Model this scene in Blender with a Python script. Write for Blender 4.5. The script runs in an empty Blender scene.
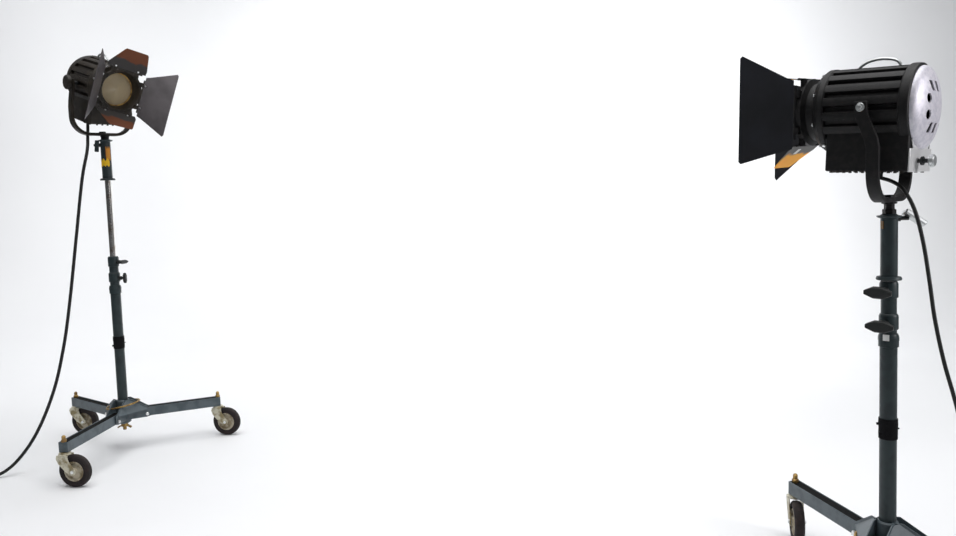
import bpy, bmesh, math, random
from math import sin, cos, pi, radians, sqrt
from mathutils import Vector, Matrix
random.seed(4)
C = bpy.context.scene.collection

# ------------------------------------------------------------------ materials
def mat(name, col, rough=.5, metal=0, spec=.5, noise=None, bump=0, bscale=200):
    m = bpy.data.materials.new(name); m.use_nodes = True
    nt = m.node_tree; b = nt.nodes['Principled BSDF']
    b.inputs['Base Color'].default_value = (*col, 1)
    b.inputs['Roughness'].default_value = rough
    b.inputs['Metallic'].default_value = metal
    b.inputs['Specular IOR Level'].default_value = spec
    tc = nt.nodes.new('ShaderNodeTexCoord')
    if noise:
        col2, scale, lo, hi = noise
        n = nt.nodes.new('ShaderNodeTexNoise'); n.inputs['Scale'].default_value = scale; n.inputs['Detail'].default_value = 5
        r = nt.nodes.new('ShaderNodeMapRange'); r.inputs['From Min'].default_value = lo; r.inputs['From Max'].default_value = hi
        x = nt.nodes.new('ShaderNodeMix'); x.data_type = 'RGBA'
        x.inputs['A'].default_value = (*col, 1); x.inputs['B'].default_value = (*col2, 1)
        nt.links.new(tc.outputs['Object'], n.inputs['Vector'])
        nt.links.new(n.outputs['Fac'], r.inputs['Value']); nt.links.new(r.outputs['Result'], x.inputs['Factor'])
        nt.links.new(x.outputs['Result'], b.inputs['Base Color'])
    if bump:
        n2 = nt.nodes.new('ShaderNodeTexNoise'); n2.inputs['Scale'].default_value = bscale; n2.inputs['Detail'].default_value = 4
        bp = nt.nodes.new('ShaderNodeBump'); bp.inputs['Strength'].default_value = bump; bp.inputs['Distance'].default_value = .002
        nt.links.new(tc.outputs['Object'], n2.inputs['Vector'])
        nt.links.new(n2.outputs['Fac'], bp.inputs['Height']); nt.links.new(bp.outputs['Normal'], b.inputs['Normal'])
    return m

def leaf_mat(name, base, patch, edge=.42):
    """painted leaf whose outer area is discoloured by heat; the patch is laid out on the leaf's own UVs"""
    m = mat(name, base, .55, 0, .3)
    nt = m.node_tree; b = nt.nodes['Principled BSDF']
    uv = nt.nodes.new('ShaderNodeUVMap'); uv.uv_map = 'leaf'
    sp = nt.nodes.new('ShaderNodeSeparateXYZ'); nt.links.new(uv.outputs['UV'], sp.inputs[0])
    n = nt.nodes.new('ShaderNodeTexNoise'); n.inputs['Scale'].default_value = 3.5; n.inputs['Detail'].default_value = 6
    nt.links.new(uv.outputs['UV'], n.inputs['Vector'])
    a1 = nt.nodes.new('ShaderNodeMath'); a1.operation = 'MULTIPLY_ADD'; a1.inputs[1].default_value = .35; a1.inputs[2].default_value = -.17
    nt.links.new(n.outputs['Fac'], a1.inputs[0])
    a2 = nt.nodes.new('ShaderNodeMath'); a2.operation = 'ADD'
    nt.links.new(sp.outputs['Y'], a2.inputs[0]); nt.links.new(a1.outputs[0], a2.inputs[1])
    r = nt.nodes.new('ShaderNodeMapRange'); r.inputs['From Min'].default_value = edge - .03; r.inputs['From Max'].default_value = edge + .06
    nt.links.new(a2.outputs[0], r.inputs['Value'])
    ru = nt.nodes.new('ShaderNodeMapRange'); ru.inputs['From Min'].default_value = .06; ru.inputs['From Max'].default_value = .16
    nt.links.new(sp.outputs['X'], ru.inputs['Value'])
    mu = nt.nodes.new('ShaderNodeMath'); mu.operation = 'MULTIPLY'
    nt.links.new(r.outputs[0], mu.inputs[0]); nt.links.new(ru.outputs[0], mu.inputs[1])
    x = nt.nodes.new('ShaderNodeMix'); x.data_type = 'RGBA'
    x.inputs['A'].default_value = (*base, 1); x.inputs['B'].default_value = (*patch, 1)
    nt.links.new(mu.outputs[0], x.inputs['Factor']); nt.links.new(x.outputs['Result'], b.inputs['Base Color'])
    return m

M = dict(
    cyc=mat('white_studio_paint', (.86, .868, .882), .75, 0, .2, ((.845, .852, .868), 1.3, .4, .7)),
    pole=mat('slate_green_enamel', (.021, .034, .037), .45, 0, .4, ((.014, .023, .026), 30, .45, .65)),
    leg=mat('slate_grey_enamel', (.085, .11, .125), .42, 0, .5, ((.055, .075, .085), 25, .45, .65)),
    channel=mat('black_channel_fill', (.006, .006, .006), .8, 0, .1),
    chrome=mat('worn_chrome', (.62, .60, .58), .22, 1, .5, ((.42, .36, .31), 40, .5, .7)),
    steel=mat('bright_zinc', (.75, .76, .76), .3, 1),
    brass=mat('aged_brass', (.42, .27, .09), .45, .8, .5, ((.20, .12, .05), 60, .45, .6)),
    caster=mat('cream_zinc_caster', (.62, .59, .47), .45, .3, .5, ((.26, .21, .11), 32, .46, .60)),
    hub=mat('beige_wheel_hub', (.46, .41, .31), .6, .1, .4, ((.20, .155, .09), 45, .45, .62)),
    rubber=mat('worn_black_rubber', (.018, .013, .013), .7, 0, .3, ((.035, .022, .02), 50, .5, .7)),
    tape=mat('black_cloth_tape', (.008, .008, .009), .85, 0, .1, None, .8, 300),
    yellow=mat('yellow_tape', (.85, .52, .02), .6, 0, .3),
    orange=mat('orange_tape', (.60, .24, .03), .6, 0, .3),
    orange_dim=mat('faded_orange_tape', (.16, .09, .03), .7),
    white=mat('white_paper_label', (.75, .75, .73), .6),
    knob=mat('black_plastic_knob', (.010, .012, .012), .45, 0, .4),
    knob_grey=mat('bare_metal_knob', (.55, .57, .57), .35, .8),
    black=mat('black_crackle_paint', (.0055, .0055, .006), .5, 0, .25, ((.011, .010, .010), 60, .45, .65), .4, 400),
    brown=mat('brown_black_baked_paint', (.012, .009, .006), .5, 0, .35, ((.026, .019, .012), 28, .45, .7), .4, 400),
    silver=mat('hammered_silver_paint', (.72, .70, .76), .42, .35, .5, ((.60, .59, .66), 90, .4, .6), .5, 350),
    plate=mat('bare_aluminium', (.85, .85, .85), .35, .5),
    hole=mat('dark_vent_opening', (.003, .003, .003), .9, 0, 0),
    reflector=mat('reflector', (.62, .55, .40), .3, .9),
    cable=mat('black_rubber_cable', (.010, .010, .010), .5, 0, .4),
    leafL=mat('grey_brown_leaf_paint', (.075, .068, .072), .5, 0, .4, ((.050, .045, .048), 14, .4, .7)),
    leafR=mat('blue_black_leaf_paint', (.0085, .009, .012), .5, 0, .4, ((.013, .014, .020), 14, .4, .7)),
)
M['patchL'] = leaf_mat('leaf_paint_burnt_brown', (.030, .027, .026), (.11, .030, .008), .46)
M['patchR'] = leaf_mat('leaf_paint_burnt_orange', (.11, .105, .10), (1.0, .42, .010), .36)
g = mat('fresnel_glass', (.80, .68, .47), .16, 0, 1.0)
g.node_tree.nodes['Principled BSDF'].inputs['Transmission Weight'].default_value = .35
g.node_tree.nodes['Principled BSDF'].inputs['IOR'].default_value = 1.5
M['glass'] = g

# ------------------------------------------------------------------ helpers
def obj(name, bm, m, parent=None, smooth=True, bevel=0, angle=35):
    bmesh.ops.recalc_face_normals(bm, faces=bm.faces)
    me = bpy.data.meshes.new(name); bm.to_mesh(me); bm.free()
    o = bpy.data.objects.new(name, me); C.objects.link(o)
    if m: me.materials.append(m)
    if smooth:
        for p in me.polygons: p.use_smooth = True
        me.set_sharp_from_angle(angle=radians(angle))
    if bevel:
        b = o.modifiers.new('bevel', 'BEVEL'); b.width = bevel; b.segments = 2; b.limit_method = 'ANGLE'; b.angle_limit = radians(40)
        b.harden_normals = False
    if parent: o.parent = parent
    return o

def thing(name, label, cat, loc, rotz=0, group=None):
    o = bpy.data.objects.new(name, None); C.objects.link(o); o.empty_display_size = .05
    o.location = loc; o.rotation_euler = (0, 0, rotz); o['label'] = label; o['category'] = cat
    if group: o['group'] = group
    return o

def box(bm, lo, hi, mx=None):
    vs = [bm.verts.new((x, y, z)) for x in (lo[0], hi[0]) for y in (lo[1], hi[1]) for z in (lo[2], hi[2])]
    for f in ((0, 1, 3, 2), (4, 6, 7, 5), (0, 4, 5, 1), (2, 3, 7, 6), (0, 2, 6, 4), (1, 5, 7, 3)): bm.faces.new([vs[i] for i in f])
    if mx: bmesh.ops.transform(bm, matrix=mx, verts=vs)
    return vs

def frame(axis):
    a = Vector(axis).normalized(); t = Vector((0, 0, 1)) if abs(a.z) < .9 else Vector((1, 0, 0))
    x = t.cross(a).normalized(); y = a.cross(x); return x, y, a

def lathe(bm, prof, origin=(0, 0, 0), axis=(0, 0, 1), n=40, closed=False):
    """prof = [(radius, height along axis)]"""
    x, y, a = frame(axis); o = Vector(origin); rings = []; out = []
    for r, h in prof:
        if r < 1e-6: v = [bm.verts.new(o + a * h)]
        else: v = [bm.verts.new(o + a * h + x * (r * cos(2 * pi * i / n)) + y * (r * sin(2 * pi * i / n))) for i in range(n)]
        rings.append(v); out += v
    pairs = list(zip(rings, rings[1:]))
    if closed: pairs.append((rings[-1], rings[0]))
    for A, B in pairs:
        for i in range(n):
            j = (i + 1) % n
            if len(A) == 1 and len(B) == 1: continue
            if len(A) == 1: bm.faces.new((A[0], B[i], B[j]))
            elif len(B) == 1: bm.faces.new((A[i], B[0], A[j]))
            else: bm.faces.new((A[i], B[i], B[j], A[j]))
    return out

def cyl(bm, p, q, r, n=24, r2=None, c=.0):
    p, q = Vector(p), Vector(q); L = (q - p).length; r2 = r if r2 is None else r2
    pr = [(0, 0), (r - c, 0), (r, c), (r2, L - c), (r2 - c, L), (0, L)] if c else [(0, 0), (r, 0), (r2, L), (0, L)]
    return lathe(bm, pr, p, q - p, n)

def ring(bm, p, axis, r0, r1, h, n=40):   # hollow ring, centred height h from p along axis
    return lathe(bm, [(r0, 0), (r1, 0), (r1, h), (r0, h)], p, axis, n, closed=True)

def smooth_path(pts, sub=8):
    P = [Vector(p) for p in pts]; P = [P[0] * 2 - P[1]] + P + [P[-1] * 2 - P[-2]]; out = []
    for i in range(1, len(P) - 2):
        for k in range(sub):
            t = k / sub; a, b, c, d = P[i - 1:i + 3]
            out.append(.5 * ((2 * b) + (c - a) * t + (2 * a - 5 * b + 4 * c - d) * t * t + (3 * b - a - 3 * c + d) * t ** 3))
    return out + [P[-2]]

def tube(bm, pts, r, n=10, up=(0, 1, 0), w=None, t=None):
    """round tube, or a flat bar w wide along `up` and t thick if w is given"""
    P = [Vector(p) for p in pts]; rings = []; prev = None; out = []
    for i, p in enumerate(P):
        d = (P[min(i + 1, len(P) - 1)] - P[max(i - 1, 0)]).normalized()
        u = Vector(up) if w else (prev if prev is not None else frame(d)[0])
        s = d.cross(u).normalized(); u2 = s.cross(d).normalized(); prev = u2
        if w: v = [bm.verts.new(p + u2 * a * w / 2 + s * b * t / 2) for a, b in ((1, 1), (1, -1), (-1, -1), (-1, 1))]
        else: v = [bm.verts.new(p + u2 * r * cos(2 * pi * k / n) + s * r * sin(2 * pi * k / n)) for k in range(n)]
        rings.append(v); out += v
    m = len(rings[0])
    for A, B in zip(rings, rings[1:]):
        for i in range(m): bm.faces.new((A[i], A[(i + 1) % m], B[(i + 1) % m], B[i]))
    bm.faces.new(rings[0][::-1]); bm.faces.new(rings[-1])
    return out

def prism(bm, poly, axis_o, ex, ey, ez, h):
    """polygon in the ex/ey plane, extruded from -h/2 to h/2 along ez"""
    o, ex, ey, ez = Vector(axis_o), Vector(ex), Vector(ey), Vector(ez)
    A = [bm.verts.new(o + ex * a + ey * b - ez * h / 2) for a, b in poly]; B = [bm.verts.new(o + ex * a + ey * b + ez * h / 2) for a, b in poly]
    bm.faces.new(A[::-1]); bm.faces.new(B)
    for i in range(len(A)): j = (i + 1) % len(A); bm.faces.new((A[i], A[j], B[j], B[i]))
    return A + B

def xf(bm, vs, mx): bmesh.ops.transform(bm, matrix=mx, verts=vs)

def cut(o, cutter_bm):
    """drill real openings: boolean, applied, cutter removed"""
    bmesh.ops.recalc_face_normals(cutter_bm, faces=cutter_bm.faces)
    me = bpy.data.meshes.new('c'); cutter_bm.to_mesh(me); cutter_bm.free()
    c = bpy.data.objects.new('c', me); C.objects.link(c); c.parent = o.parent
    md = o.modifiers.new('b', 'BOOLEAN'); md.operation = 'DIFFERENCE'; md.object = c; md.solver = 'EXACT'
    bpy.context.view_layer.update()
    new = bpy.data.meshes.new_from_object(o.evaluated_get(bpy.context.evaluated_depsgraph_get()))
    o.modifiers.clear(); o.data = new
    new.set_sharp_from_angle(angle=radians(30))
    bpy.data.objects.remove(c)

# ------------------------------------------------------------------ the studio
bm = bmesh.new()
box(bm, (-9, -4, -.1), (9, 5.4, 0))
fl = obj('floor', bm, M['cyc'], smooth=False); fl['kind'] = 'structure'
bm = bmesh.new()                                   # cove and wall swept as one infinity curve
prof = [(5.4, 0)] + [(5.4 + 2.2 * sin(a), 2.2 - 2.2 * cos(a)) for a in [pi / 2 * k / 24 for k in range(1, 25)]] + [(7.6, 4.6)]
outer = [(7.7, 4.6), (7.7, -.1), (5.4, -.1)]
prism(bm, prof + outer, (0, 0, 0), (0, 1, 0), (0, 0, 1), (1, 0, 0), 18)
wl = obj('wall_back', bm, M['cyc'], smooth=True, angle=20); wl['kind'] = 'structure'

# ------------------------------------------------------------------ rolling stand
def stand(label, base, leg_az, trail, spread, z, lean, knobs, has_riser, tag_cable=None):
    """z: dict of heights. leg_az: azimuths of three legs. trail: azimuth in which each caster trails."""
    root = thing('rolling_light_stand', label, 'light stand', base, 0, 'rolling light stands')
    dz = -.010
    def L(vs_bm):                                  # the column leans a hair off plumb
        for v in vs_bm.verts: v.co.x += lean * (v.co.z - .2)
        return vs_bm
    # lower column
    bm = bmesh.new(); cyl(bm, (0, 0, .175), (0, 0, z['clamp']), .0212, 32); obj('column', L(bm), M['pole'], root)
    # clamp collar at column top and its two T knobs
    bm = bmesh.new()
    c0 = z['clamp']
    lathe(bm, [(.0205, c0 - .018), (.0245, c0 - .016), (.0245, c0 + .012), (.022, c0 + .018), (.0195, c0 + .018), (.0195, z['k2'] - .018), (.0235, z['k2'] - .014),
               (.0235, z['k2'] + .018), (.0215, z['k2'] + .024), (.019, z['k2'] + .026), (.019, z['k1'] - .02), (.0225, z['k1'] - .018), (.0225, z['ctop'] - .006), (.020, z['ctop']), (.0, z['ctop'])], n=36)
    col = obj('clamp_collar', L(bm), M['pole'], root)
    bm = bmesh.new(); ring(bm, (0, 0, c0 + .0), (0, 0, 1), .0238, .0252, .009)
    obj('collar_ring', L(bm), M['pole'], root)
    for i, kn in enumerate(knobs):
        zk, az, reach, roll, blen, grey = kn
        d = Vector((cos(az), sin(az), 0)); s = Vector((-sin(az), cos(az), 0)); up = Vector((0, 0, 1))
        b = (s * cos(roll) + up * sin(roll)); t = d.cross(b)
        bm = bmesh.new(); cyl(bm, d * .012 + up * zk, d * .036 + up * zk, .011, 16, .008); cyl(bm, d * .03 + up * zk, d * (reach - .004) + up * zk, .0048, 12)
        ko = obj('clamp_knob', L(bm), M['knob'], root)
        bm = bmesh.new()                           # flattened diamond T grip
        A = []
        kf = 1 if blen > .06 else .55
        for x, h in ((-blen / 2, .006), (-blen * .42, .0085), (-.012, .0165), (.012, .0165), (blen * .42, .0085), (blen / 2, .006)):
            A.append([bm.verts.new(d * (reach + q) + b * x + t * f * h * kf + up * zk) for q, f in ((-.0055, -1), (.0055, -.8), (.0055, .8), (-.0055, 1))])
        for P, Q in zip(A, A[1:]):
            for q in range(4): bm.faces.new((P[q], P[(q + 1) % 4], Q[(q + 1) % 4], Q[q]))
        bm.faces.new(A[0][::-1]); bm.faces.new(A[-1])
        obj('grip', L(bm), M['knob_grey' if grey else 'knob'], ko, bevel=.002)
    # cloth tape on the column
    bm = bmesh.new(); h0, h1 = z['tape']
    lathe(bm, [(.0205, h0), (.0232, h0), (.0236, h0 + .012), (.0231, (h0 + h1) / 2), (.0240, h1 - .015), (.0234, h1), (.0205, h1)], n=32, closed=True)
    for k in range(3): box(bm, (-.004, -.002, -.003), (.004, .002, .003), Matrix.Translation((.0245 * cos(2.9 * k + 3.4), .0245 * sin(2.9 * k + 3.4), h0 + .012 + k * .013)) @ Matrix.Rotation(k + .4, 4, 'X'))
    obj('cloth_tape', L(bm), M['tape'], root)
    if 'label' in z:
        bm = bmesh.new(); r = .0256; hh = z['label']; N = 10
        a0, a1 = radians(212), radians(247)
        A = [[bm.verts.new((rr * cos(a0 + (a1 - a0) * i / N), rr * sin(a0 + (a1 - a0) * i / N), h)) for i in range(N + 1)] for rr, h in ((r, hh - .008), (r, hh + .008), (r - .002, hh + .008), (r - .002, hh - .008))]
        for q in range(4):
            for i in range(N): bm.faces.new((A[q][i], A[q][i + 1], A[(q + 1) % 4][i + 1], A[(q + 1) % 4][i]))
        obj('paper_label', L(bm), M['white'], root)
    if has_riser:
        bm = bmesh.new(); cyl(bm, (0, 0, z['ctop'] - .004), (0, 0, z['flange'] + .01), .0127, 28); obj('riser_tube', L(bm), M['chrome'], root)
    # top socket with its two flanges
    bm = bmesh.new(); f0, f1 = z['flange'], z['socket']
    lathe(bm, [(0, f0 - .004), (.030, f0 - .004), (.031, f0 - .001), (.029, f0 + .004), (.0205, f0 + .006), (.0205, f1 - .010), (.0205, f1 - .008), (.029, f1 - .005), (.030, f1 - .001), (.022, f1), (.016, f1 + .004), (0, f1 + .004)], n=40)
    so = obj('top_socket', L(bm), M['pole'], root)
    if has_riser:
        for (h0, h1, a0, a1, m) in ((f1 - .112, f1 - .085, 160, 330, 'yellow'), (f1 - .086, f1 - .034, 292, 350, 'orange')):
            bm = bmesh.new(); A = []
            N = 14; r = .0212 if m == 'yellow' else .0209
            for rr, h in ((r, h0), (r, h1), (r - .003, h1), (r - .003, h0)):
                A.append([bm.verts.new((rr * cos(radians(a0 + (a1 - a0) * i / N)), rr * sin(radians(a0 + (a1 - a0) * i / N)), h + .007 * sin(i * 1.7) * (h == h1) - .005 * sin(i * 2.1) * (h == h0))) for i in range(N + 1)])
            for q in range(4):
                for i in range(N): bm.faces.new((A[q][i], A[q][i + 1], A[(q + 1) % 4][i + 1], A[(q + 1) % 4][i]))
            o = obj('marking_tape', L(bm), M[m], root); o['label'] = m + ' marking tape around the top socket'
    else:
        bm = bmesh.new(); box(bm, (-.0212, -.010, f1 - .034), (-.0185, .002, f1 - .014)); obj('marking_tape', L(bm), M['orange_dim'], root)
    # top locking knob
    az, grey, zz = z['lock']; d = Vector((cos(az), sin(az), 0)); up = Vector((0, 0, 1)); s = Vector((-sin(az), cos(az), 0))
    bm = bmesh.new(); cyl(bm, d * .015 + up * zz, d * .046 + up * zz, .0055, 14); lathe(bm, [(0, 0), (.009, 0), (.009, .012), (0, .012)], d * .014 + up * zz, d, 6)
    ko = obj('lock_knob', L(bm), M['knob'], root)
    bm = bmesh.new()
    if grey:
        b = Vector((.62, -.1, -.45)).normalized(); cen = d * .060 + up * zz; gw, gt, gl = .024, .013, .030
    else:
        b = Vector((.1, 0, 1)).normalized(); cen = d * .034 + up * (zz - .004); gw, gt, gl = .026, .016, .025
    tube(bm, [cen + b * gl * q for q in (-1, -.75, -.3, .3, .75, 1)], 0, w=gw, t=gt, up=(.3, -.9, .1) if grey else s)
    obj('grip', L(bm), M['knob_grey' if grey else 'pole'], ko, bevel=.003)
    # spigot block above the socket
    bm = bmesh.new(); h1 = z['yoke']
    lathe(bm, [(0, f1 + .003), (.0165, f1 + .003), (.0165, f1 + .014), (.0125, f1 + .017), (.0125, h1 - .012), (.0185, h1 - .010), (.0185, h1 - .0062), (0, h1 - .0062)], n=6 if not has_riser else 24)
    obj('spigot', L(bm), M['black'], root)
    # hub
    B0 = Matrix.Translation((0, 0, dz))
    bm = bmesh.new(); lathe(bm, [(0, .128), (.020, .128), (.030, .135), (.030, .205), (.027, .232), (.0235, .236), (.0212, .236), (.0212, .240), (0, .240)], n=36)
    # three sloping gusset webs between the legs
    zt, zb = .238, .146
    for k, a in enumerate(leg_az):
        e = Vector((cos(a), sin(a), 0)); s = Vector((-sin(a), cos(a), 0)); up = Vector((0, 0, 1))
        prism(bm, [(.012, zb), (.095, zb + .002), (.112, zb + .006), (.112, zb + .040), (.098, .194), (.034, zt), (.012, zt)], s * .0235, e, up, s, .003)
        prism(bm, [(.012, zb), (.095, zb + .002), (.112, zb + .006), (.112, zb + .040), (.098, .194), (.034, zt), (.012, zt)], -s * .0235, e, up, s, .003)
        a2 = leg_az[(k + 1) % 3]; e2 = Vector((cos(a2), sin(a2), 0)); s2 = Vector((-sin(a2), cos(a2), 0))
        da = (a2 - a) % (2 * pi)
        if da > pi: continue
        P = [e * .026 + s * .0235 + up * (zt - .002), e * .100 + s * .0245 + up * .185, e2 * .100 - s2 * .0245 + up * .185, e2 * .026 - s2 * .0235 + up * (zt - .001)]
        lo = [p - up * .004 for p in P]
        V = [bm.verts.new(p) for p in P]; W = [bm.verts.new(p) for p in lo]
        bm.faces.new(V); bm.faces.new(W[::-1])
        for i in range(4): bm.faces.new((V[i], V[(i + 1) % 4], W[(i + 1) % 4], W[i]))
    xf(bm, bm.verts, B0)
    hub = obj('hub', bm, M['leg'], root, angle=25)
    for a in leg_az:
        e = Vector((cos(a), sin(a), 0)); s = Vector((-sin(a), cos(a), 0))
        for sg in (1, -1):
            bm = bmesh.new(); cyl(bm, e * .096 + s * sg * .024 + Vector((0, 0, .162 + dz)), e * .096 + s * sg * .033 + Vector((0, 0, .162 + dz)), .0075, 12, c=.002)
            obj('pivot_bolt', bm, M['steel'], hub)
    bm = bmesh.new(); R, rz = (.068, .204) if has_riser else (.078, .170)
    tube(bm, [(R * cos(t), R * sin(t), rz + (.012 * cos(t) if has_riser else 0)) for t in [2 * pi * i / 60 for i in range(61)]], .0038, 8)
    obj('brace_ring', bm, M['brass'], hub)
    bm = bmesh.new(); lathe(bm, [(0, .098), (.008, .098), (.008, .112), (.015, .114), (.015, .129), (0, .129)], n=14)
    tube(bm, [(-.03, 0, .108), (-.012, 0, .118), (.012, 0, .118), (.03, 0, .108)], 0, w=.012, t=.006); xf(bm, bm.verts, B0)
    obj('wing_nut', bm, M['brass'], hub)
    # legs and casters
    for a, tr, ln in zip(leg_az, trail, spread):
        e = Vector((cos(a), sin(a), 0)); s = Vector((-sin(a), cos(a), 0)); up = Vector((0, 0, 1))
        bm = bmesh.new(); y0, y1 = .035, ln + .009; zl = .170 + dz
        o2 = e * ((y0 + y1) / 2) + up * zl; Lh = (y1 - y0)
        prism(bm, [(-.0185, .021), (-.0185, -.020), (.0185, -.020), (.0185, .021), (.0155, .021), (.0155, -.017), (-.0155, -.017), (-.0155, .021)], o2, s, up, e, Lh)
        box(bm, (-.0155, -.003, -.019), (.0155, 0, .021), Matrix(((s.x, e.x, 0, e.x * y1), (s.y, e.y, 0, e.y * y1), (0, 0, 1, zl), (0, 0, 0, 1))))
        lg = obj('leg', bm, M['leg'], root, bevel=.0012)
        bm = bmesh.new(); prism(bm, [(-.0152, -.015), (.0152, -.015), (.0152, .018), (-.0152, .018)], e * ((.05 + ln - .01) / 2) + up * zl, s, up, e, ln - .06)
        obj('channel_dark_fill', bm, M['channel'], lg, smooth=False)  # black bar added so the open channel looks dark inside
        bm = bmesh.new(); p = e * ln
        lathe(bm, [(0, .137), (.0065, .137), (.0065, .188), (.0105, .190), (.0105, .198), (.0075, .200), (.0075, .212), (.004, .216), (0, .217)], p + up * dz, n=12)
        obj('stem_bolt', bm, M['brass'], lg)
        # caster
        td = Vector((cos(tr), sin(tr), 0)); tn = Vector((-sin(tr), cos(tr), 0)); ax = p + td * .040 + up * .065
        bm = bmesh.new()
        lathe(bm, [(0, .127), (.018, .127), (.0245, .130), (.0245, .134), (.020, .135), (.0215, .1385), (.0, .139)], p, n=28)
        for sg in (1, -1):
            prism(bm, [(-.022, .131), (.024, .131), (.024, .118), (.028, .104), (.048, .078), (.054, .064), (.046, .053), (.034, .052), (.010, .066), (-.018, .098), (-.026, .118)], p + tn * sg * .0205, td, up, tn, .0035)
        ca = obj('caster', bm, M['caster'], root, bevel=.001, angle=30)
        bm = bmesh.new()
        lathe(bm, [(.040, -.011), (.046, -.0145), (.058, -.0145), (.0635, -.010), (.065, -.004), (.065, .004), (.0635, .010), (.058, .0145), (.046, .0145), (.040, .011)], ax, tn, 48, closed=True)
        obj('tire', bm, M['rubber'], ca)
        bm = bmesh.new()
        lathe(bm, [(0, -.0165), (.012, -.0165), (.014, -.009), (.030, -.008), (.036, -.0135), (.0405, -.0125), (.0405, .0125), (.036, .0135), (.030, .008), (.014, .009), (.012, .0165), (0, .0165)], ax, tn, 36)
        obj('wheel_hub', bm, M['hub'], ca)
        bm = bmesh.new(); cyl(bm, ax - tn * .0265, ax + tn * .0265, .0065, 12, c=.001)
        obj('axle_bolt', bm, M['steel'], ca)
    return root

# ------------------------------------------------------------------ the lamp head
def lamp(label, base, yaw, pitch, drop, roll, body, mleaf, mpatch, leaves, cover, group, gland):
    """local frame: X to the lamp's right, Y the way it shines, Z up; origin where the yoke sits on the stand"""
    root = thing('fresnel_stage_light', label, 'stage light', base, -yaw, group)
    e = .0307; R = .107; yr, yf = -.100, .126
    H = Matrix.Translation((0, e, drop)) @ Matrix.Rotation(-pitch, 4, 'X')
    D = H @ Matrix.Rotation(-roll, 4, 'Y')
    def part(name, bm, m, parent=root, mx=H, **k):
        bmesh.ops.transform(bm, matrix=mx, verts=bm.verts); return obj(name, bm, m, parent, **k)
    # ribbed barrel
    bm = bmesh.new(); N = 18; prof = []
    for k in range(N):
        a = 2 * pi * k / N
        for da, r in ((-.095, .1055), (0, .1065), (.095, .1055), (.120, .0950), (.229, .0950)): prof.append((a + da, r))
    for y0, y1 in ((yr + .012, yf - .018),):
        A = [[bm.verts.new((r * sin(a), y, r * cos(a))) for a, r in prof] for y in (y0, y1)]
        n = len(prof)
        for i in range(n): bm.faces.new((A[0][i], A[0][(i + 1) % n], A[1][(i + 1) % n], A[1][i]))
    part('barrel', bm, body, angle=20)
    # flanges
    bm = bmesh.new(); lathe(bm, [(.085, yr - .002), (.104, yr - .002), (.1085, yr), (.1095, yr + .006), (.1095, yr + .020), (.106, yr + .024), (.095, yr + .024), (.085, yr + .012)], axis=(0, 1, 0), n=64, closed=True)
    rf = part('rear_flange', bm, body)
    bm = bmesh.new(); lathe(bm, [(.090, yf - .026), (.104, yf - .026), (.1075, yf - .022), (.1075, yf - .010), (.103, yf - .004), (.1005, yf), (.094, yf + .006), (.076, yf + .008), (.069, yf + .001), (.066, yf - .007), (.066, yf - .012), (.085, yf - .02)], axis=(0, 1, 0), n=64, closed=True)
    ff = part('front_flange', bm, body)
    for k in range(8):
        a = pi / 8 + k * pi / 4
        bm = bmesh.new(); lathe(bm, [(0, 0), (.0042, 0), (.0038, .002), (0, .003)], (.097 * sin(a), yf + .003, .097 * cos(a)), (0, 1, 0), 10)
        part('screw', bm, M['steel'], ff)
    for a in (2.55, 3.73):
        bm = bmesh.new(); lathe(bm, [(0, 0), (.005, 0), (.004, .003), (0, .004)], (.1073 * sin(a), yf - .016, .1073 * cos(a)), (sin(a), 0, cos(a)), 10)
        part('screw', bm, M['steel'], ff)
    # rear cover dome with its vents
    bm = bmesh.new()
    pr = [(.102, yr - .002), (.102, yr - .004)]
    for k in range(1, 13):
        t = k / 12 * pi / 2; pr.append((.102 * cos(t) if k < 12 else 0, yr - .004 - .030 * sin(t)))
    pr += [(0, yr - .031)]
    for k in range(11, -1, -1):
        t = k / 12 * pi / 2; pr.append((.098 * cos(t) if k < 12 else 0, yr - .002 - .029 * sin(t)))
    lathe(bm, pr, axis=(0, 1, 0), n=72, closed=True)
    bmesh.ops.transform(bm, matrix=H, verts=bm.verts)
    dome = obj('rear_cover', bm, cover, root, angle=30)
    cb = bmesh.new()
    for zz in (.0195, -.0195): cyl(cb, (-.046, yr - .10, zz), (-.046, yr - .004, zz), .0118, 24)
    for sg in (1, -1):
        for x0 in (-.020, .012):
            pts = [(x0 - .012 + .016 * t, 0, sg * (.062 - .024 * t - .006 * sin(pi * t))) for t in (0, .25, .5, .75, 1)]
            vs = []
            A = []
            for (x, _, zz) in pts:
                A.append([cb.verts.new((x + dx, yy, zz)) for dx, yy in ((-.008, yr - .1), (.008, yr - .1), (.008, yr - .004), (-.008, yr - .004))])
            for P, Q in zip(A, A[1:]):
                for q in range(4): cb.faces.new((P[q], P[(q + 1) % 4], Q[(q + 1) % 4], Q[q]))
            cb.faces.new(A[0][::-1]); cb.faces.new(A[-1])
    bmesh.ops.transform(cb, matrix=H, verts=cb.verts)
    cut(dome, cb)
    bm = bmesh.new(); lathe(bm, [(0, yr + .010), (.084, yr + .010), (.084, yr + .001), (0, yr + .001)], axis=(0, 1, 0), n=40); part('vent_dark_disc', bm, M['hole'])  # black disc added behind the vents, stands in for the dark interior
    # box under the barrel, toothed lower lip
    bm = bmesh.new(); bw = .084
    box(bm, (-bw, yr - .001, -.156), (bw, yf - .030, -.048))
    bo = part('ballast_box', bm, body, bevel=.004)
    bm = bmesh.new()
    for sx in (-1, 1):
        for k in range(12):
            y = yr + .012 + k * .0152; cyl(bm, (sx * (bw - .004), y, -.1535), (sx * (bw - .004), y, -.1600), .0042, 8)
    for k in range(6): cyl(bm, (-.055 + k * .022, yf - .035, -.1535), (-.055 + k * .022, yf - .035, -.160), .0042, 8)
    part('screw_row', bm, M['brown'], bo)
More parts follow.
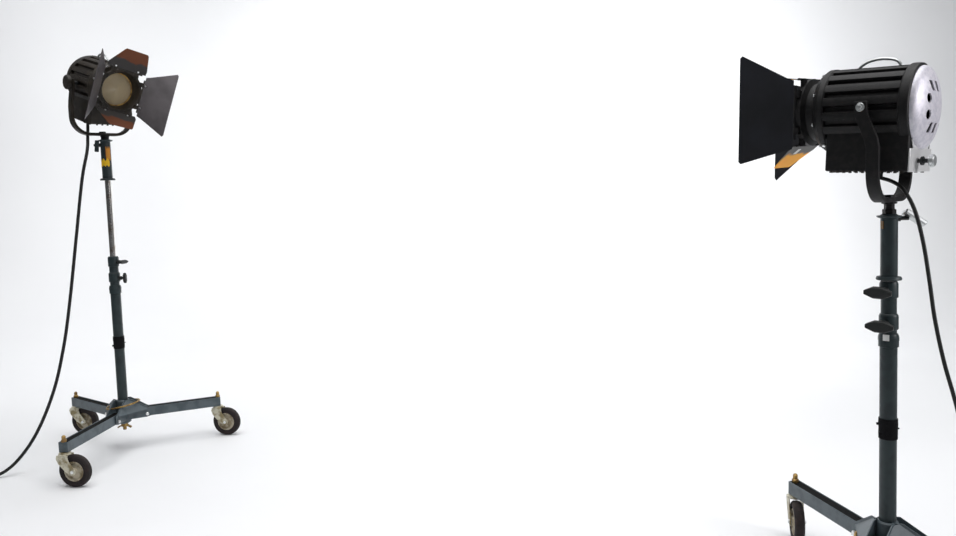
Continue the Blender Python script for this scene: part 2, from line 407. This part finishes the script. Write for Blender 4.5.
    bm = bmesh.new(); box(bm, (-bw + .002, yr - .005, -.157), (bw - .002, yr - .0015, -.100))
    prism(bm, [(-.058, -.1), (-.070, -.078), (-.050, -.092), (.050, -.092), (.070, -.078), (.058, -.1)], (0, yr - .0035, 0), (1, 0, 0), (0, 0, 1), (0, 1, 0), .003)
    pl = part('rear_plate', bm, M['plate'] if cover is M['silver'] else body, bevel=.001)
    pl['label'] = 'bare metal plate under the rear cover' if cover is M['silver'] else 'dark plate under the rear cover'
    kx = -.020
    bm = bmesh.new(); cyl(bm, (kx, yr - .004, -.130), (kx, yr - .034, -.130), .0055, 14); cyl(bm, (kx, yr - .012, -.130), (kx, yr - .019, -.130), .011, 16, c=.001)
    fk = part('focus_knob', bm, M['knob'])
    bm = bmesh.new(); cyl(bm, (kx, yr - .031, -.130), (kx, yr - .044, -.130), .0155, 24, c=.003); part('knob_cap', bm, M['knob_grey'], fk)
    # carrying handle
    bm = bmesh.new()
    tube(bm, smooth_path([(0, -.048, .100), (0, -.044, .112), (0, -.030, .122), (0, .000, .126), (0, .028, .122), (0, .048, .111), (0, .056, .100)], 6), .0038, 10)
    part('handle', bm, M['knob_grey'])
    # reflector, bulb and lens behind the opening
    bm = bmesh.new(); lathe(bm, [(0, .0), (.02, .003), (.045, .018), (.06, .045), (.0615, .045), (.046, .016), (.021, .0005), (0, -.003)], axis=(0, 1, 0), n=40); part('reflector', bm, M['reflector'])
    bm = bmesh.new(); lathe(bm, [(0, -.02), (.009, -.018), (.013, 0), (.009, .018), (0, .02)], (0, .05, 0), (0, 0, 1), 16); cyl(bm, (0, .05, -.017), (0, .05, -.06), .010, 14); part('bulb', bm, M['white'])
    bm = bmesh.new(); pr = [(0, yf - .006), (.0675, yf - .006), (.0675, yf - .002)]
    K = 14
    for k in range(K, 0, -1):
        r = .0655 * k / K; r2 = .0655 * (k - 1) / K; hgt = .0022 + .0006 * (k > 3)
        base_y = yf - .001 + .004 * (1 - (k / K) ** 2)
        pr += [(r, base_y), (max(r - .0008, 0), base_y + hgt * .2), (r2 + .0004 if r2 else 0, base_y + hgt)]
    lathe(bm, pr, axis=(0, 1, 0), n=64); part('fresnel_lens', bm, M['glass'], angle=15)
    bm = bmesh.new(); lathe(bm, [(.0655, yf + .000), (.0695, yf + .000), (.0695, yf + .005), (.0655, yf + .003)], axis=(0, 1, 0), n=56, closed=True); part('lens_ring', bm, M['brass'])
    # barn doors: carrier ring, hinge rods, four leaves
    yd, w = .1773, .0864
    bm = bmesh.new()
    lathe(bm, [(.0705, yf + .006), (.076, yf + .006), (.075, yd - .020), (.0885, yd - .012), (.0885, yd + .002), (.0800, yd + .002), (.0705, yd - .014)], axis=(0, 1, 0), n=56, closed=True)
    ca = part('barn_door_ring', bm, body, mx=D)
    for k, (ln, ha, hb, th, sh) in enumerate(leaves):       # order: right, top, left, bottom
        T = D @ Matrix.Rotation(-pi / 2 * k, 4, 'Y')     # local +X is outwards for each side
        big = k in (0, 2)
        bm = bmesh.new()
        cyl(bm, (w, yd + .002, -.070), (w, yd + .002, .070), .0032, 10)
        for zz in (-.048, .048): box(bm, (.066, yd - .008, zz - .009), (w + .002, yd + .002, zz + .009))
        hg = part('hinge', bm, body, mx=T)
        # leaf outline along (v: away from hinge, z: along hinge), rounded outer corners
        rc = .006
        lo, hi = sh[0], sh[1]; la, ha2 = -ha + sh[2], ha + sh[3]; lb, hb2 = -hb + lo, hb + hi
        if k == 2: la, ha2, lb, hb2 = -ha2, -la, -hb2, -lb      # this side's z axis runs the other way round
        out = [(.003, la), (.02, la + (lb - la) * .1 if big else la), (ln - rc, lb), (ln, lb + rc), (ln, hb2 - rc), (ln - rc, hb2), (.02, ha2 + (hb2 - ha2) * .1 if big else ha2), (.003, ha2)]
        ex = Vector((sin(th), cos(th), 0)); nz = Vector((cos(th), -sin(th), 0)); o = Vector((w, yd + .004, 0))
        bm = bmesh.new(); vs = prism(bm, out, o, ex, (0, 0, 1), nz, .0018)
        uvl = bm.loops.layers.uv.new('leaf')
        for f in bm.faces:
            for lp in f.loops:
                q = lp.vert.co - o; lp[uvl].uv = (.5 + q.z / (2 * max(ha, hb)), q.dot(ex) / ln)
        lf = part('barn_door_leaf', bm, mleaf if big else mpatch, mx=T, smooth=False)
        lf['label'] = ('large plain dark leaf', 'small upper leaf with heat-burnt outer half', 'large plain dark flared leaf', 'small lower leaf with heat-burnt outer half')[k]
        if k == 3 and cover is M['silver']:
            bm = bmesh.new(); prism(bm, [(.014, -.030), (.034, -.030), (.034, -.012), (.014, -.012)], o + nz * .0012, ex, (0, 0, 1), nz, .0006)
            st = part('paper_sticker', bm, M['white'], lf, mx=T, smooth=False)
        for zz in (-.0476, .0476):
            bm = bmesh.new(); c = o + ex * .009 + Vector((0, 0, zz))
            lathe(bm, [(0, -.0032), (.003, -.0028), (.0038, -.0012), (.0038, .0005), (0, .0005)], c, nz, 12)
            part('rivet', bm, M['steel'], lf, mx=T)
    # yoke
    W = .124; bot = 0.0; rc = .070; pts = []
    def yo(zz): t = max(0, min(1, (zz - (drop - .105)) / .105)); t = t * t * (3 - 2 * t); return e * t
    for zz in (drop + .014, drop, drop - .02, drop - .04, drop - .06, drop - .08, drop - .1, .10, rc): pts.append((-W, yo(zz), zz))
    for k in range(1, 10): a = pi / 2 * k / 9; pts.append((-W + rc - rc * cos(a), 0, rc - rc * sin(a)))
    pts += [(x, 0, 0) for x in (-.04, -.02, 0)]
    pts = pts + [(-x, y, z) for x, y, z in pts[-2::-1]]
    bm = bmesh.new(); tube(bm, pts, 0, up=(0, 1, 0), w=.030, t=.012)
    cyl(bm, (0, 0, .004), (0, 0, .012), .014, 6)
    yk = obj('yoke', bm, body, root, bevel=.0012)
    for sx in (-1, 1):
        bm = bmesh.new(); c = Vector((sx * (W + .003), e, drop))
        cyl(bm, c - Vector((sx * .030, 0, 0)), c + Vector((sx * .006, 0, 0)), .0075, 14)
        cyl(bm, c, c + Vector((sx * .005, 0, 0)), .0105, 20, c=.001); cyl(bm, c + Vector((sx * .004, 0, 0)), c + Vector((sx * .011, 0, 0)), .0065, 6, c=.001)
        obj('pivot_bolt', bm, M['knob_grey'] if sx < 0 else M['knob'], yk)
    bm = bmesh.new(); c = Vector((W + .008, e, drop))
    lathe(bm, [(0, 0), (.022, 0), (.030, .003), (.030, .016), (.026, .020), (0, .020)], c, (1, 0, 0), 12)
    obj('tilt_knob', bm, body, yk, bevel=.0015)
    # gland where the cord leaves
    bm = bmesh.new(); cyl(bm, (gland[0], gland[1], -.154), (gland[0], gland[1], -.172), .009, 14); part('cord_gland', bm, M['knob'])
    return root

d2 = radians
LX, LY = -1.6052, 3.5849
zL = dict(clamp=.722, k2=.7725, k1=.8434, ctop=.868, tape=(.459, .513), flange=1.2042, socket=1.3743, lock=(d2(200), False, 1.352), yoke=1.398)
stand('tall rolling stand with extended chrome riser and yellow tape, at left of the studio', (LX, LY, 0), (-1.650, .45, 2.507), (d2(-8), d2(-10), d2(-8)), (.462, .407, .412), zL, .005,
      [(.8434, d2(-12), .052, 0, .050, False), (.7725, d2(-12), .052, pi / 2, .045, False)], True)
RX, RY = 1.0708, 2.0899
zR = dict(clamp=.712, k2=.7568, k1=.843, ctop=.866, tape=(.4505, .5044), label=.7215, flange=.874, socket=1.036, lock=(d2(-10), True, 1.028), yoke=1.076)
RA = 1.778
stand('shorter rolling stand with collapsed column, close to the camera at right', (RX, RY, 0), (RA, RA + 2 * pi / 3, RA + 4 * pi / 3), (d2(-102), d2(-60), d2(-90)), (.4188,) * 3, zR, -.020,
      [(.843, d2(222), .070, 0, .068, False), (.7568, d2(226), .072, 0, .068, False)], False)
LTX = LX - .003
RTX = RX - .020 * .88
N4 = (0, 0, 0, 0)
lamp('brown-black stage light with glass lens and open barn doors, facing right on the tall stand', (LTX, LY, 1.398), 2.312, .2472, 1.6077 - 1.398, .2165, M['brown'], M['leafL'], M['patchL'],
     [(.145, .083, .142, .60, N4), (.092, .082, .051, 1.25, (.012, .012, 0, 0)), (.138, .083, .134, .599, N4), (.092, .082, .052, .599, N4)], M['brown'], 'barn door stage lights', (.05, -.03))
lamp('black stage light with silver domed rear cover, pointing left on the near stand', (RTX, RY, 1.076), -.795, -.0328, 1.3047 - 1.076, .0393, M['black'], M['leafR'], M['patchR'],
     [(.145, .083, .155, .22, (-.035, -.062, 0, -.02)), (.092, .082, .049, .12, N4), (.138, .083, .142, .479, (.010, .010, -.012, 0)), (.092, .082, .052, .72, N4)], M['silver'], 'barn door stage lights', (-.03, -.02))

# ------------------------------------------------------------------ cords
def cord(label, pts, r=.0058):
    bm = bmesh.new(); tube(bm, smooth_path(pts, 8), r, 12)
    o = obj('power_cord', bm, M['cable']); o['label'] = label; o['category'] = 'cable'; o['group'] = 'lamp power cords'
cord('black cord hanging from the left light down to the floor',
     [(-1.663, 3.575, 1.458), (-1.663, 3.572, 1.44), (-1.654, 3.545, 1.395), (-1.636, 3.49, 1.325), (-1.6527, 3.46, 1.2029), (-1.6828, 3.43, .9532), (-1.7128, 3.40, .7042), (-1.7376, 3.37, .5193),
      (-1.7788, 3.34, .3361), (-1.8483, 3.31, .165), (-1.9215, 3.27, .055), (-1.99, 3.24, .010), (-2.07, 3.26, .007), (-2.3, 3.2, .007), (-2.7, 3.3, .007)], .0065)
cord('black cord looping from under the right light past its stand',
     [(1.02, 2.10, 1.150), (1.022, 2.09, 1.139), (1.0233, 2.08, 1.1325), (1.0413, 2.06, 1.1232), (1.0513, 2.03, 1.1081), (1.0613, 2.01, 1.0811), (1.0716, 2.0, 1.0493), (1.0796, 1.99, 1.008), (1.0881, 1.98, .9499),
      (1.0916, 1.96, .8714), (1.095, 1.94, .789), (1.1085, 1.92, .6903), (1.1315, 1.90, .5825), (1.17, 1.88, .40), (1.23, 1.86, .20), (1.32, 1.84, .05), (1.45, 1.85, .007), (1.8, 1.9, .007)], .0048)

# ------------------------------------------------------------------ light
w = bpy.data.worlds.new('studio'); bpy.context.scene.world = w; w.use_nodes = True
w.node_tree.nodes['Background'].inputs[0].default_value = (.92, .95, 1, 1)
w.node_tree.nodes['Background'].inputs[1].default_value = .10
def area(name, loc, target, size, power, col=(1, 1, 1), spread=180, sy=None):
    l = bpy.data.lights.new(name, 'AREA'); l.energy = power; l.color = col; l.size = size; l.spread = radians(spread)
    if sy: l.shape = 'RECTANGLE'; l.size_y = sy
    o = bpy.data.objects.new(name, l); C.objects.link(o); o.location = loc
    o.rotation_euler = (Vector(target) - Vector(loc)).to_track_quat('-Z', 'Y').to_euler(); return o
area('overhead_fill', (.4, 2.7, 4.6), (.4, 2.9, 0), 6.8, 196, spread=118, sy=4.8)  # unseen area light, added to whiten the floor evenly
area('cyc_fill_left', (-4.4, 3.6, 3.2), (-2.3, 7.6, 1.6), 2.5, 84, (1, 1, 1), 110)  # unseen light, added to lift the left of the backdrop
area('cyc_fill_right', (-.8, 2.2, 3.0), (1.3, 7.6, 1.6), 1.5, 124, (1, 1, 1), 77)  # unseen light, added for a bright centre; narrow spread darkens the right
area('softbox_side', (3.2, .9, 1.9), (1.2, 2.1, 1.25), .8, 6, (1, .98, 1), 60)

# ------------------------------------------------------------------ camera
f, hc, pt, ro = 817.93, 1.1469, .1039, .0271
cam = bpy.data.cameras.new('camera'); co = bpy.data.objects.new('camera', cam); C.objects.link(co)
cam.sensor_width = 36; cam.lens = f / 956 * 36; cam.clip_end = 100
r0 = Vector((1, 0, 0)); u0 = Vector((0, sin(pt), cos(pt))); b0 = Vector((0, -cos(pt), sin(pt)))
Rv = r0 * cos(ro) - u0 * sin(ro); Uv = r0 * sin(ro) + u0 * cos(ro)
mx = Matrix(((Rv.x, Uv.x, b0.x, 0), (Rv.y, Uv.y, b0.y, 0), (Rv.z, Uv.z, b0.z, hc), (0, 0, 0, 1)))
co.matrix_world = mx
S = bpy.context.scene; S.camera = co
S.view_settings.view_transform = 'Standard'; S.view_settings.look = 'None'; S.view_settings.exposure = -.27; S.view_settings.gamma = 1
S.view_settings.use_curve_mapping = False
